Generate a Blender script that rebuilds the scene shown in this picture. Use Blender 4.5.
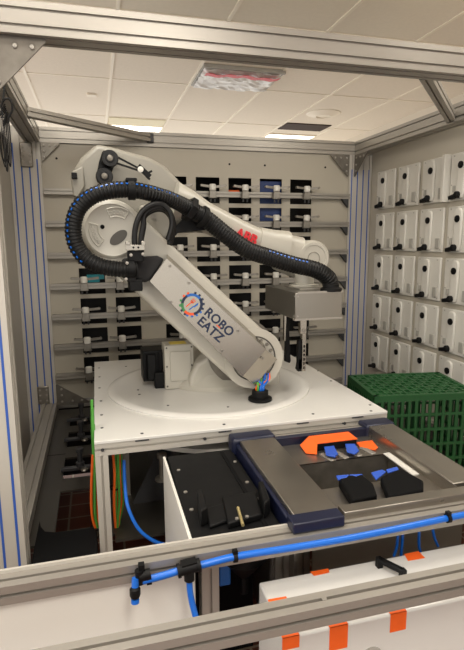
import bpy, bmesh, math, random
from math import sin, cos, pi, radians
from mathutils import Vector, Matrix
random.seed(4)
for o in list(bpy.data.objects): bpy.data.objects.remove(o)
S = bpy.context.scene; COL = S.collection
H = 1.62                                    # camera height; every z below is measured from the camera's height
# ---------------------------------------------------------------- camera
F = 502.2
YAW, PITCH, ROLL = .26279, .16807, -.00641
_fw = Vector((sin(YAW)*cos(PITCH), cos(YAW)*cos(PITCH), -sin(PITCH)))
_r = Vector((cos(YAW), -sin(YAW), 0)); _u = _r.cross(_fw)
RT = _r*cos(ROLL)+_u*sin(ROLL); UP = -_r*sin(ROLL)+_u*cos(ROLL); FW = _fw
cam = bpy.data.cameras.new('camera'); camo = bpy.data.objects.new('camera', cam); COL.objects.link(camo)
m = Matrix((RT, UP, -FW)).transposed().to_4x4(); m.translation = Vector((0, 0, H)); camo.matrix_world = m
cam.sensor_fit = 'VERTICAL'; cam.sensor_height = 36; cam.lens = 36*F/650; cam.clip_start = .05
S.camera = camo
def ray(x, y): return RT*((x-232)/F)-UP*((y-325)/F)+FW
def PZ(x, y, z): d = ray(x, y); return d*(z/d.z)
def PY(x, y, Y): d = ray(x, y); return d*(Y/d.y)
def PX(x, y, X): d = ray(x, y); return d*(X/d.x)
# ---------------------------------------------------------------- world, exposure
S.view_settings.view_transform = 'Standard'; S.view_settings.look = 'None'; S.view_settings.gamma = 1
S.view_settings.exposure = 0.3
W = bpy.data.worlds.new('world'); S.world = W; W.use_nodes = True
W.node_tree.nodes['Background'].inputs[0].default_value = (1, .96, .90, 1)
W.node_tree.nodes['Background'].inputs[1].default_value = 1.25
LAMPS = [(-.12, 1.55, 13), (1.68, 1.55, 12), (.48, -.3, 22), (-1.32, .1, 24)]  # last entry is an added, unseen fill lamp that brightens the right wall
for (lx, ly, p) in LAMPS:
    if p <= 0: continue
    l = bpy.data.lights.new('fluorescent_light', 'AREA'); l.shape = 'RECTANGLE'; l.size = .52; l.size_y = 1.1
    l.energy = p; l.color = (1, .965, .91)
    o = bpy.data.objects.new('fluorescent_light', l); COL.objects.link(o); o.location = (lx, ly, H+1.185)
# ---------------------------------------------------------------- materials
def lin(h):
    h = h.lstrip('#'); return tuple((c/12.92 if c <= .04045 else ((c+.055)/1.055)**2.4) for c in (int(h[i:i+2], 16)/255 for i in (0, 2, 4)))+(1,)
def mat(name, col, rough=.5, metal=0, noise=0, nscale=20, bump=0, bscale=80, emit=None, es=0, spec=.5, stretch=None, alpha=None):
    M = bpy.data.materials.new(name); M.use_nodes = True; N = M.node_tree.nodes; L = M.node_tree.links
    b = N['Principled BSDF']; c = lin(col)
    b.inputs['Base Color'].default_value = c; b.inputs['Roughness'].default_value = rough; b.inputs['Metallic'].default_value = metal
    b.inputs['Specular IOR Level'].default_value = spec
    tc = N.new('ShaderNodeTexCoord'); mp = N.new('ShaderNodeMapping'); L.new(tc.outputs['Object'], mp.inputs[0])
    if stretch: mp.inputs['Scale'].default_value = stretch
    if noise:
        n = N.new('ShaderNodeTexNoise'); n.inputs['Scale'].default_value = nscale; n.inputs['Detail'].default_value = 4
        L.new(mp.outputs[0], n.inputs[0])
        r = N.new('ShaderNodeValToRGB'); L.new(n.outputs[0], r.inputs[0])
        r.color_ramp.elements[0].position = .3; r.color_ramp.elements[1].position = .7
        r.color_ramp.elements[0].color = tuple(v*(1-noise) for v in c[:3])+(1,)
        r.color_ramp.elements[1].color = tuple(min(1, v*(1+noise)) for v in c[:3])+(1,)
        L.new(r.outputs[0], b.inputs['Base Color'])
        rr = N.new('ShaderNodeMapRange'); L.new(n.outputs[0], rr.inputs[0]); rr.inputs[3].default_value = max(0, rough-.08); rr.inputs[4].default_value = rough+.08
        L.new(rr.outputs[0], b.inputs['Roughness'])
    if bump:
        n2 = N.new('ShaderNodeTexNoise'); n2.inputs['Scale'].default_value = bscale; L.new(mp.outputs[0], n2.inputs[0])
        bp = N.new('ShaderNodeBump'); bp.inputs['Strength'].default_value = bump; bp.inputs['Distance'].default_value = .002
        L.new(n2.outputs[0], bp.inputs['Height']); L.new(bp.outputs[0], b.inputs['Normal'])
    if emit: b.inputs['Emission Color'].default_value = lin(emit); b.inputs['Emission Strength'].default_value = es
    if alpha is not None: b.inputs['Alpha'].default_value = alpha
    return M
M = dict(
 alu=mat('anodised_aluminium', '#9f9a92', .38, .5, .015, 4),
 aluw=mat('pale_profile', '#b9b4ab', .42, .15, .015, 4),
 slot=mat('dark_grey', '#55524d', .6, .3),  # dark grey of the oval grille, groove ring and box screws
 steel=mat('brushed_steel', '#a59f95', .24, .95, .05, 6),
 steelg=mat('grey_steel', '#8d8981', .3, .9, .04, 6),
 steelk=mat('gusset_steel', '#77726a', .4, .7, .15, 25),
 steelx=mat('brushed_steel_tray', '#a09a91', .3, .9, .06, 6),
 steeld=mat('dull_steel', '#8d8880', .4, .85, .15, 25),
 blue=mat('blue_strip', '#2c55a8', .5),
 wallp=mat('cream_panel', '#a9a294', .42, 0, .03, 2),
 wallr=mat('light_cream_panel', '#bab3a5', .4, 0, .02, 2),
 white=mat('white_acrylic', '#d6d4cf', .2, 0, .02, 3),
 whitep=mat('white_plastic', '#d6d3cb', .38, 0, .02, 4),
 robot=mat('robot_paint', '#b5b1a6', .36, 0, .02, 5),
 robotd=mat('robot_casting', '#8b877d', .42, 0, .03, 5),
 black=mat('black_plastic', '#0b0b0c', .55, 0, .1, 20, spec=.22),
 rubber=mat('black_rubber', '#0a0a0b', .45, 0, .15, 30, spec=.35),
 matte=mat('matte_black', '#070708', .75, spec=.15),
 fabric=mat('black_fabric', '#1d1c1d', .85, 0, .2, 60, .3, 200),
 navy=mat('navy_plastic', '#12172f', .4, 0, .08, 12),
 bluet=mat('blue_tube', '#1064c8', .3),
 bluep=mat('blue_plastic', '#2c55b8', .5, 0, .05, 20),
 orange=mat('orange_tape', '#f4651f', .45, 0, .04, 30, .2, 60),
 orangec=mat('orange_cable', '#e8641c', .5),
 greenc=mat('green_cable', '#4f9a3c', .5),
 green=mat('green_crate_plastic', '#164a22', .45, 0, .08, 10),
 red=mat('red_print', '#d3202b', .5),
 navyp=mat('navy_print', '#15233f', .5),
 bluepr=mat('blue_print', '#1f5fb0', .5), greenpr=mat('green_print', '#3b7f4a', .5), orangepr=mat('orange_print', '#e2562a', .5),
 ceil=mat('ceiling_tile', '#eee4d3', .9, 0, .02, 40, .15, 150),
 tbar=mat('ceiling_bar', '#f6eddb', .6),
 room=mat('room_wall', '#d8cfc0', .8, 0, .02, 2),
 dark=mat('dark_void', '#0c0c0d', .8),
 deck=mat('dark_deck', '#2e2b26', .3, .1, .08, 3),
 lamp=mat('light_diffuser', '#ffffff', .5, emit='#fff4dc', es=3.2),
 bag=mat('clear_film', '#e9e7e2', .3, 0, .08, 30, .4, 30),
 grey=mat('grey_plastic', '#a8a59d', .5), brown=mat('darkroom', '#3a2a24', .8),
 dgrey=mat('charcoal_paint', '#3a3a3c', .5, .2, .1, 10), pale=mat('translucent_film', '#e6dcba', .6),
)
def tile_floor():
    M_ = bpy.data.materials.new('quarry_tile'); M_.use_nodes = True; N = M_.node_tree.nodes; L = M_.node_tree.links
    b = N['Principled BSDF']; b.inputs['Roughness'].default_value = .5
    tc = N.new('ShaderNodeTexCoord'); br = N.new('ShaderNodeTexBrick'); br.offset = 0; br.inputs['Scale'].default_value = 1
    br.inputs['Brick Width'].default_value = .15; br.inputs['Row Height'].default_value = .15; br.inputs['Mortar Size'].default_value = .006
    br.inputs['Color1'].default_value = lin('#6b3a2a'); br.inputs['Color2'].default_value = lin('#5d3224'); br.inputs['Mortar'].default_value = lin('#8b7c6c')
    L.new(tc.outputs['Object'], br.inputs[0]); L.new(br.outputs[0], b.inputs['Base Color']); return M_
M['tile'] = tile_floor()
# ---------------------------------------------------------------- mesh helpers
def V3(p): return Vector(p)
class MB:
    def __init__(s): s.v = []; s.f = []; s.c = []
    def add(s, vs, fs):
        n = len(s.v); s.c.append((n, len(s.f), len(vs), len(fs))); s.v += [Vector(v) for v in vs]; s.f += [tuple(i+n for i in f) for f in fs]; return s
    def box(s, x0, x1, y0, y1, z0, z1):
        return s.add([(x, y, z) for z in (z0, z1) for y in (y0, y1) for x in (x0, x1)],
                     [(0, 1, 3, 2), (4, 6, 7, 5), (0, 4, 5, 1), (2, 3, 7, 6), (0, 2, 6, 4), (1, 5, 7, 3)])
    def obox(s, c, ax, ay, az):
        c = V3(c); ax, ay, az = V3(ax), V3(ay), V3(az)
        return s.add([c+ax*i+ay*j+az*k for k in (-1, 1) for j in (-1, 1) for i in (-1, 1)],
                     [(0, 1, 3, 2), (4, 6, 7, 5), (0, 4, 5, 1), (2, 3, 7, 6), (0, 2, 6, 4), (1, 5, 7, 3)])
    def bar(s, a, b, w, h, up=(0, 0, 1)):
        a, b = V3(a), V3(b); d = (b-a); n = d.normalized(); r = n.cross(V3(up)).normalized(); u = r.cross(n)
        return s.obox((a+b)/2, d/2, r*w/2, u*h/2)
    def prism(s, pts, ext):
        pts = [V3(p) for p in pts]; e = V3(ext); n = len(pts)
        return s.add(pts+[p+e for p in pts], [tuple(range(n)), tuple(reversed(range(n, 2*n)))]+[(i, (i+1) % n, (i+1) % n+n, i+n) for i in range(n)])
    def loft(s, rings, caps=True, close=False):
        n = len(rings[0]); vs = [p for r in rings for p in r]; fs = []
        for k in range(len(rings)-(0 if close else 1)):
            a = k*n; b = ((k+1) % len(rings))*n
            fs += [(a+i, a+(i+1) % n, b+(i+1) % n, b+i) for i in range(n)]
        if caps and not close: fs += [tuple(reversed(range(n))), tuple(range((len(rings)-1)*n, len(rings)*n))]
        return s.add(vs, fs)
    def tube(s, path, r, n=10, rf=None):
        path = [V3(p) for p in path]; rings = []; t0 = (path[1]-path[0]).normalized()
        a = t0.orthogonal().normalized()
        for i, p in enumerate(path):
            t = (path[min(i+1, len(path)-1)]-path[max(i-1, 0)]).normalized()
            a = (a-t*a.dot(t)).normalized(); b = t.cross(a); rr = rf(i) if rf else r
            rings.append([p+(a*cos(2*pi*k/n)+b*sin(2*pi*k/n))*rr for k in range(n)])
        return s.loft(rings)
    def lathe(s, prof, o, axis, n=32):           # prof: (radius, distance along axis)
        o = V3(o); ax = V3(axis).normalized(); a = ax.orthogonal().normalized(); b = ax.cross(a)
        return s.loft([[o+ax*h+(a*cos(2*pi*k/n)+b*sin(2*pi*k/n))*max(r, 1e-4) for k in range(n)] for r, h in prof])
    def cyl(s, a, b, r, n=20):
        a, b = V3(a), V3(b); return s.lathe([(r, 0), (r, (b-a).length)], a, b-a, n)
    def ring(s, o, axis, r0, r1, h, a0=0, a1=2*pi, n=40, ref=None):
        o = V3(o); ax = V3(axis).normalized(); a = V3(ref) if ref else ax.orthogonal().normalized(); b = ax.cross(a); full = abs(a1-a0-2*pi) < 1e-6
        R = []
        for k in range(n if full else n+1):
            t = a0+(a1-a0)*k/n; d = a*cos(t)+b*sin(t)
            R.append([o+d*r0, o+d*r1, o+d*r1+ax*h, o+d*r0+ax*h])
        return s.loft(R, close=full)
    def build(s, name, material, parent=None, bevel=0, seg=2, smooth=30):
        off = Vector((0, 0, 0)); p = parent
        if parent is None:
            xs = [v.x for v in s.v]; ys = [v.y for v in s.v]; zs = [v.z for v in s.v]
            off = Vector(((min(xs)+max(xs))/2, (min(ys)+max(ys))/2, min(zs)))
            loc = off+Vector((0, 0, H))
        else:
            while p is not None: off = off+p.location; p = p.parent
            off = off-Vector((0, 0, H)); loc = Vector((0, 0, 0))
        me = bpy.data.meshes.new(name); me.from_pydata([v-off for v in s.v], [], s.f)
        bm = bmesh.new(); bm.from_mesh(me); bmesh.ops.recalc_face_normals(bm, faces=bm.faces); bm.to_mesh(me); bm.free()
        me.materials.append(M[material] if isinstance(material, str) else material)
        if smooth: me.shade_smooth(); me.set_sharp_from_angle(angle=radians(smooth))
        o = bpy.data.objects.new(name, me); COL.objects.link(o); o.parent = parent; o.location = loc
        if bevel:
            b = o.modifiers.new('bevel', 'BEVEL'); b.width = bevel; b.segments = seg; b.limit_method = 'ANGLE'; b.angle_limit = radians(40)
        return o
def each(mb, name, material, parent, **kw):          # every piece of mb becomes a part of its own
    out = []
    for (v0, f0, nv, nf) in mb.c:
        q = MB(); q.add(mb.v[v0:v0+nv], [tuple(i-v0 for i in f) for f in mb.f[f0:f0+nf]]); out.append(q.build(name, material, parent, **kw))
    return out
def thing(name, label, cat, loc, group=None):
    o = bpy.data.objects.new(name, None); COL.objects.link(o); o.location = (loc[0], loc[1], loc[2]+H); o.empty_display_size = .05
    o['label'] = label; o['category'] = cat
    if group: o['group'] = group
    return o
def tag(o, label, cat, group=None, kind=None):
    o['label'] = label; o['category'] = cat
    if group: o['group'] = group
    if kind: o['kind'] = kind
    return o
def struct(o): o['kind'] = 'structure'; return o
def copy_tree(o, parent=None):
    c = o.copy(); COL.objects.link(c); c.parent = parent
    for ch in [x for x in bpy.data.objects if x.parent == o]: copy_tree(ch, c)
    return c
def smoothpath(pts, k=8):
    pts = [V3(p) for p in pts]; out = []
    P = [pts[0]*2-pts[1]]+pts+[pts[-1]*2-pts[-2]]
    for i in range(1, len(P)-2):
        for j in range(k):
            t = j/k; a, b, c, d = P[i-1], P[i], P[i+1], P[i+2]
            out.append(.5*((2*b)+(c-a)*t+(2*a-5*b+4*c-d)*t*t+(3*b-a-3*c+d)*t**3))
    return out+[pts[-1]]
def resample(path, step):
    out = [path[0]]; acc = 0
    for a, b in zip(path, path[1:]):
        L = (b-a).length; d = step-acc
        while d <= L: out.append(a+(b-a)*(d/L)); d += step
        acc = (acc+L) % step
    return out
# T-slot aluminium profile between two points; w across (right), h along up; slots per face
SW = .0085; SD = .009
def section(w, h, nw, nh, g=SW, d=SD):
    pts = []
    def side(p, q, n, inward):
        p = Vector(p); q = Vector(q); L = (q-p).length; t = (q-p)/L; out = [p]
        for i in range(n):
            c = L*(i+.5)/n
            out += [p+t*(c-g/2), p+t*(c-g/2)+Vector(inward)*d, p+t*(c+g/2)+Vector(inward)*d, p+t*(c+g/2)]
        return out
    a, b = w/2, h/2
    pts += side((-a, -b), (a, -b), nw, (0, 1)); pts += side((a, -b), (a, b), nh, (-1, 0))
    pts += side((a, b), (-a, b), nw, (0, -1)); pts += side((-a, b), (-a, -b), nh, (1, 0))
    return pts
def profile(mb, a, b, w=.045, h=.045, nw=1, nh=1, up=(0, 0, 1)):
    a, b = V3(a), V3(b); n = (b-a).normalized(); r = n.cross(V3(up)).normalized(); u = r.cross(n)
    sec = section(w, h, nw, nh); mb.prism([a+r*x+u*y for x, y in sec], b-a); return mb
def prof(name, a, b, parent, material='alu', **k):
    return profile(MB(), a, b, **k).build(name, material, parent)
X0 = Vector((1, 0, 0)); Y0 = Vector((0, 1, 0)); Z0 = Vector((0, 0, 1))
# ================================================================= ROOM
struct(MB().box(-3.0, 3.15, -4.0, 5.6, -1.72, -1.62).build('floor', 'tile'))
struct(MB().box(-3.1, 3.15, -2.6, 7.6, 1.2, 1.3).build('ceiling', 'ceil'))
struct(MB().box(3.05, 3.15, -2.6, 7.6, -1.62, 1.2).build('wall_right', 'room'))
tb = MB()
for k in range(-5, 5): tb.box(.178+.6*k-.010, .178+.6*k+.010, -2.5, 7.5, 1.194, 1.2)
for k in range(-5, 4): tb.box(-3.1, 3.05, 4.13+1.19*k-.008, 4.13+1.19*k+.008, 1.1955, 1.2)
struct(tb.build('trim_1', 'tbar'))
for i, (lx, ly, la) in enumerate([(.478, 5.98, 'fluorescent ceiling light panel seen just above the rear beam, left one'),
                                  (2.278, 6.05, 'fluorescent ceiling light panel seen just above the rear beam, right one'),
                                  (-.122, 1.55, 'overhead ceiling light panel above left side of the robot cell'),
                                  (1.678, 1.55, 'overhead ceiling light panel above right side of the robot cell'),
                                  (.478, -.3, 'overhead ceiling light panel in front of the robot cell'), (-1.322, .1, 'added unseen fill light panel at front left outside the robot cell')]):  # last panel is added to go with the fill lamp
    t = thing('ceiling_light', la, 'light', (lx, ly, 1.19), 'fluorescent ceiling light panels')
    hl = .34 if i < 2 else .58
    MB().ring((lx, ly, 1.2), (0, 0, -1), .1, .11, .001)
    fr = MB(); fr.box(lx-.29, lx+.29, ly-hl-.01, ly-hl, 1.187, 1.2).box(lx-.29, lx+.29, ly+hl, ly+hl+.01, 1.187, 1.2).box(lx-.29, lx-.28, ly-hl, ly+hl, 1.187, 1.2).box(lx+.28, lx+.29, ly-hl, ly+hl, 1.187, 1.2)
    fr.build('frame', 'tbar', t)
    MB().box(lx-.28, lx+.28, ly-hl, ly+hl, 1.1895, 1.1995).build('diffuser', 'lamp', t)
tag(MB().box(.20, .76, 5.33, 5.72, 1.190, 1.1998).build('ceiling_panel', 'pale'), 'pale yellowish ceiling panel between two lines of ceiling bars beside left light', 'ceiling panel')
# vent covered with film and red tape
vt = thing('covered_vent', 'ceiling vent covered in crinkled clear film with red tape edge', 'vent', (1.08, 3.9, 1.19))
n = 14; vs = []; fs = []
for i in range(n+1):
    for j in range(n+1):
        vs.append((.80+.58*i/n+random.uniform(-.006, .006), 3.66+.45*j/n+random.uniform(-.006, .006), 1.178+random.uniform(-.008, .008)-(.012 if 0 < i < n and 0 < j < n else 0)))
for i in range(n):
    for j in range(n): a = i*(n+1)+j; fs.append((a, a+1, a+n+2, a+n+1))
fm = MB().add(vs, fs).build('film', 'bag', vt, smooth=0); sm = fm.modifiers.new('s', 'SOLIDIFY'); sm.thickness = .002
A_, B_ = [], []
for i in range(21):
    x = .815+.55*i/20; w_ = random.uniform(-.004, .004); zz = 1.150+.004*sin(i*1.3)
    A_.append((x, 3.675+w_+.012*sin(i*.5), zz)); B_.append((x, 3.745+w_*.5+.012*sin(i*.5), zz+.004))
rt = MB().add(A_+B_, [(i, i+1, i+22, i+21) for i in range(20)]).build('red_tape', 'red', vt, smooth=0)
sm = rt.modifiers.new('s', 'SOLIDIFY'); sm.thickness = .002
MB().box(.79, 1.39, 3.63, 3.65, 1.175, 1.2).box(.79, .81, 3.65, 4.12, 1.185, 1.2).box(1.37, 1.39, 3.65, 4.12, 1.185, 1.2).build('vent_frame', 'grey', vt)
dg = MB().box(2.0, 2.50, 5.16, 5.45, 1.19, 1.1995).build('ceiling_opening', 'brown'); tag(dg, 'dark opening left by a missing ceiling tile near the right light', 'ceiling opening')
df = MB().lathe([(.02, -.022), (.07, -.022), (.075, -.03), (.11, -.018), (.16, -.006), (.165, 0), (.01, 0)], (2.2, 4.72, 1.199), (0, 0, 1)).build('ceiling_diffuser', 'tbar'); tag(df, 'round white air diffuser set in a ceiling tile', 'air diffuser')
sp = MB().box(.0, .075, 4.55, 4.62, 1.185, 1.2).build('ceiling_sensor', 'tbar', bevel=.003); tag(sp, 'small white rectangular sensor on the ceiling tile left of centre', 'sensor')
# ================================================================= CELL FRAME
YB = 3.40; ZT = .68; ZU = .59
fr = thing('cell_frame', 'aluminium profile frame of robot cell with blue slot strips on its posts', 'frame', (.75, 2.5, -1.62))
def vpost(x0, x1, y0, y1, z0, z1, strips=(), material='aluw', nm='post'):
    w, h = x1-x0, y1-y0
    o = prof(nm, ((x0+x1)/2, (y0+y1)/2, z0), ((x0+x1)/2, (y0+y1)/2, z1), fr, material, w=w, h=h, nw=max(1, round(w/.045)), nh=max(1, round(h/.045)), up=(0, 1, 0))
    for (f, c) in strips:
        s = MB()
        if f == 'y': s.box(c-.0038, c+.0038, y0-.0004, y0+.006, z0+.02, z1-.02 if z1 < ZT-.1 else z1-.1)
        else: s.box(x1-.006, x1+.0004, c-.0038, c+.0038, z0+.02, z1-.02)
        s.build('slot_strip', 'blue', o)
    return o
g = lambda a, b: [a+(b-a)*.25, a+(b-a)*.75]
vpost(-.38, -.29, 3.37, 3.46, -1.62, ZU, [('y', c) for c in g(-.38, -.29)])
vpost(-.47, -.38, 3.37, 3.46, -1.62, ZT, [('y', c) for c in g(-.47, -.38)])
vpost(1.78, 1.87, 3.37, 3.46, -1.62, ZU, [('y', c) for c in g(1.78, 1.87)])
vpost(1.87, 1.96, 3.37, 3.46, -1.62, ZU, [('y', c) for c in g(1.87, 1.96)])
vpost(-.365, -.275, 1.67, 1.76, -1.62, ZU, [('y', c) for c in g(-.365, -.275)])
vpost(1.83, 1.92, 1.67, 1.76, -1.62, ZU, [('y', c) for c in g(1.83, 1.92)])
def hbeam(a, b, nm='beam', **k): return prof(nm, a, b, fr, **k)
hbeam((-.38, 3.415, .635), (1.96, 3.415, .635), w=.09, h=.09, nw=2, nh=2)
hbeam((-.60, 1.715, .635), (2.1, 1.715, .635), w=.09, h=.09, nw=2, nh=2)
hbeam((-.335, 1.76, .635), (-.335, 3.37, .635), w=.09, h=.09, nw=2, nh=2)
hbeam((1.865, 1.76, .635), (1.865, 3.37, .635), w=.09, h=.09, nw=2, nh=2)
hbeam((-.335, 1.76, -1.07), (-.335, 3.37, -1.07), w=.09, h=.045, nw=2, nh=1)
hbeam((-.29, 3.415, -1.07), (1.78, 3.415, -1.07), w=.09, h=.045, nw=2, nh=1)
hbeam((1.865, 1.76, -1.07), (1.865, 3.37, -1.07), w=.09, h=.045, nw=2, nh=1)
# diagonal braces under the ceiling level
hbeam((-.335, 2.82, .64), (.36, 3.36, .64), 'brace', w=.045, h=.045)
hbeam((1.24, 1.77, .62), (1.84, 2.38, .62), 'brace', w=.045, h=.045)
for c in [(-.31, 2.842, .64), (.375, 3.365, .64), (1.235, 1.755, .62)]: MB().box(c[0]-.02, c[0]+.02, c[1]-.02, c[1]+.02, .612 if c[0] < 1 else .592, .668 if c[0] < 1 else .65).build('end_cap', 'dgrey', fr, bevel=.003)
def gusset(a, b, c, n, t=.006, mt='steelk'):
    a, b, c, n = V3(a), V3(b), V3(c), V3(n)
    cen = (a+b+c)/3; mb = MB()
    def cut(p, q): return [p+(q-p)*.08]
    mb.prism([a, a+(b-a)*.94, b+(c-b)*.05, b+(c-b)*.95, c+(a-c)*.06], n*t); o = mb.build('gusset', mt, fr, bevel=.001)
    k = MB()
    for (u, v) in [(.15, .15), (.15, .45), (.45, .15), (.15, .72), (.72, .15)]:
        p = a+(b-a)*u+(c-a)*v+n*t
        k.lathe([(.007, 0), (.008, .002), (.006, .005), (.001, .006)], p, n, 10)
    each(k, 'bolt', 'alu', o); return o
FN = Vector((0, -1, 0))
gusset((-.275, 1.70, .59), (-.10, 1.70, .59), (-.275, 1.70, .41), FN)
gusset((-.285, 3.365, .588), (-.17, 3.365, .588), (-.285, 3.365, .47), FN)
gusset((1.775, 3.365, .588), (1.62, 3.365, .588), (1.775, 3.365, .43), FN)
gusset((1.82, 3.36, .588), (1.82, 3.18, .588), (1.82, 3.36, .43), (-1, 0, 0))
gusset((-.285, 3.30, -1.045), (-.07, 3.30, -1.045), (-.285, 3.30, -.90), FN, mt='steelk')
for z0, z1 in ((.44, .585), (-1.05, -.93)):
    o = MB().box(-.405, -.335, 3.355, 3.368, z0, z1).build('joint_plate', 'steeld', fr, bevel=.006)
    k = MB()
    for dx in (-.39, -.35):
        for dz in (.2, .5, .8): k.lathe([(.007, 0), (.007, .003), (.001, .005)], (dx, 3.355, z0+(z1-z0)*dz), FN, 10)
    each(k, 'bolt', 'alu', o)
prof('strut', (1.70, 3.43, -1.04), (1.70, 3.43, .59), fr, w=.045, h=.045, up=(0, 1, 0))
# ---------------------------------------------------------------- deck and lower frame
dk = thing('base_deck', 'dark glossy deck panel at bottom of the cell with square cutouts', 'panel', (.75, 2.5, -1.10))
HX0, HX1 = -.20, -.04
holes = [(1.87, 2.20), (2.32, 2.56), (2.70, 2.92), (3.02, 3.18)]
d = MB(); zt, zb = -1.094, -1.104
d.box(-.29, HX0, 1.80, 3.34, zb, zt); d.box(HX1, 1.82, 1.80, 3.34, zb, zt)
yy = 1.80
for (a, b) in holes: d.box(HX0, HX1, yy, a, zb, zt); yy = b
d.box(HX0, HX1, yy, 3.34, zb, zt); d.box(.02, 1.08, 1.755, 1.80, zb, zt)
d.build('deck_sheet', 'deck', dk)
MB().box(-.29, HX0, 2.606, 2.612, -1.0945, -1.0932).box(HX1, 1.82, 2.606, 2.612, -1.0945, -1.0932).build('seam', 'dark', dk)
# ================================================================= REAR WALL PANEL
YW = 3.385
cols = [-.107, .116, .444, .668, .892, 1.114, 1.338]; CW = .162; CHh = .168
rows = [.412-.1955*k for k in range(7)]
rw = thing('rear_panel', 'cream rear wall panel with rows of cutouts and horizontal rails', 'wall panel', (.75, YW, -1.05))
xs = sorted(sum([[c, c+CW] for c in cols], [-.29, 1.78])); zs = sorted(sum([[r, r-CHh] for r in rows], [-1.04, .588]))
p = MB()
for i in range(len(xs)-1):
    solid_col = not any(abs(xs[i]-c) < 1e-6 for c in cols)
    if solid_col: p.box(xs[i], xs[i+1], YW, YW+.006, -1.04, .588); continue
    for j in range(len(zs)-1):
        if any(abs(zs[j+1]-r) < 1e-6 for r in rows): continue
        p.box(xs[i], xs[i+1], YW, YW+.006, zs[j], zs[j+1])
p.build('panel_sheet', 'wallp', rw)
MB().box(-.28, 1.66, 3.66, 3.68, -1.0, .58).build('cutout_dark_back', 'dark', rw)  # black backing added to stand for the darkness behind the cutouts
MB().box(-.38, 1.96, 3.44, 3.45, -1.60, -1.10).build('lower_shade_sheet', 'dark', rw)  # unseen dark sheet added to keep light out below the deck
MB().box(-.28, 1.66, YW+.1, 3.66, .56, .58).box(-.28, 1.66, YW+.1, 3.66, -1.0, -.98).box(-.28, -.26, YW+.1, 3.66, -1.0, .58).build('cutout_dark_side', 'dark', rw)  # top, bottom and side of the added black backing
for r in rows:
    z = r-.112
    profile(MB(), (-.285, YW-.024, z), (1.78, YW-.024, z), w=.03, h=.036).build('rail', 'alu', rw)
k = MB()
for x in [-.2, .33, .9, 1.15, 1.6]:
    for z in (.5, -.48): k.cyl((x, YW-.002, z), (x, YW+.001, z), .007, 10)
each(k, 'screw', 'black', rw)
br = MB()
for r in rows: br.prism([(1.77, YW-.01, r-.13), (1.72, YW-.01, r-.13), (1.77, YW-.01, r-.19)], (0, -.03, 0))
each(br, 'rail_bracket', 'dgrey', rw)
# things inside the cutouts
tag(MB().box(1.105, 1.285, 3.42, 3.52, .13, .40).build('blue_bin', mat('blue_bin', '#122d62', .5)), 'dark blue bin seen through two cutouts near top right of rear wall', 'bin')
tag(MB().box(.89, .98, 3.42, 3.48, .29, .335).build('orange_box', 'orangec', bevel=.004), 'small orange box behind the top row cutout left of blue bin', 'box')
tag(MB().box(.56, .60, 3.42, 3.48, .30, .335).build('orange_box', 'orangec', bevel=.004), 'small orange box behind the leftmost visible top row cutout', 'box')
tag(MB().box(.02, .05, 3.42, 3.48, -.25, -.17).box(-.06, .02, 3.43, 3.48, -.27, -.22).build('teal_packet', mat('teal', '#1d7f8a', .5)), 'teal and white packet behind a cutout below the hose', 'packet')
# clamps
ordw = ['top', 'second', 'third', 'fourth', 'fifth', 'sixth', 'seventh']
ordc = ['leftmost', 'second', 'third', 'fourth', 'fifth', 'sixth', 'rightmost']
def make_clamp():
    x, z = 0, 0; y = YW-.045
    t = thing('rail_clamp', 'x', 'clamp', (0, y, 0), 'metal clamps on the rear wall rails')
    MB().prism([(-.026, y, -.028), (.026, y, -.028), (.020, y, .022), (-.020, y, .022)], (0, -.03, 0)).build('bracket', 'steeld', t, bevel=.002)
    b = MB().lathe([(.018, 0), (.022, .003), (.022, .036), (.018, .040), (.001, .040)], (0, y-.018, .022), Z0, 16)
    b.build('knob', 'whitep', t)
    a = MB()
    a.bar((-.075, y-.02, .052), (.005, y-.012, .044), .014, .015).bar((.005, y-.012, .044), (.085, y-.02, .052), .014, .015)
    a.cyl((-.075, y-.032, .052), (-.075, y-.004, .052), .008, 10).cyl((.085, y-.032, .052), (.085, y-.004, .052), .008, 10)
    a.build('arm', 'steeld', t)
    k_ = MB(); k_.cyl((-.014, y-.016, -.05), (-.014, y-.016, -.026), .006, 10).cyl((.014, y-.016, -.05), (.014, y-.016, -.026), .006, 10)
    each(k_, 'peg', 'dgrey', t)
    return t
cl0 = make_clamp(); first = True
hidden = {(0, 0), (0, 1), (0, 2), (1, 0), (1, 1), (1, 2), (2, 1), (2, 2), (1, 4), (2, 4), (2, 5), (2, 6), (3, 2), (3, 3), (4, 6), (3, 6), (3, 5), (5, 6), (6, 6)}
NOCL = set()
for ci, c in enumerate(cols):
    for ri, r in enumerate(rows):
        if (ci, ri) in NOCL or (ri == 6 and ci >= 1): continue
        if ci == 0 and ri < 3 or ci == 1 and ri < 3: continue
        o = cl0 if first else copy_tree(cl0); first = False
        o.location = (c+(.03 if ci < 2 else .10), YW-.045, H+r-.112+.0)
        o['label'] = 'clamp with white knob on %s rail from top, %s cutout column' % (ordw[ri], ordc[ci] if ci in (0, 6) else ordc[ci]+' from left')
# ================================================================= LEFT PANEL
tag(MB().box(-.485, -.472, 1.70, 3.42, -1.60, .60).build('side_panel', 'wallp'), 'plain cream panel closing left side of the robot cell', 'wall panel')
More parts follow.
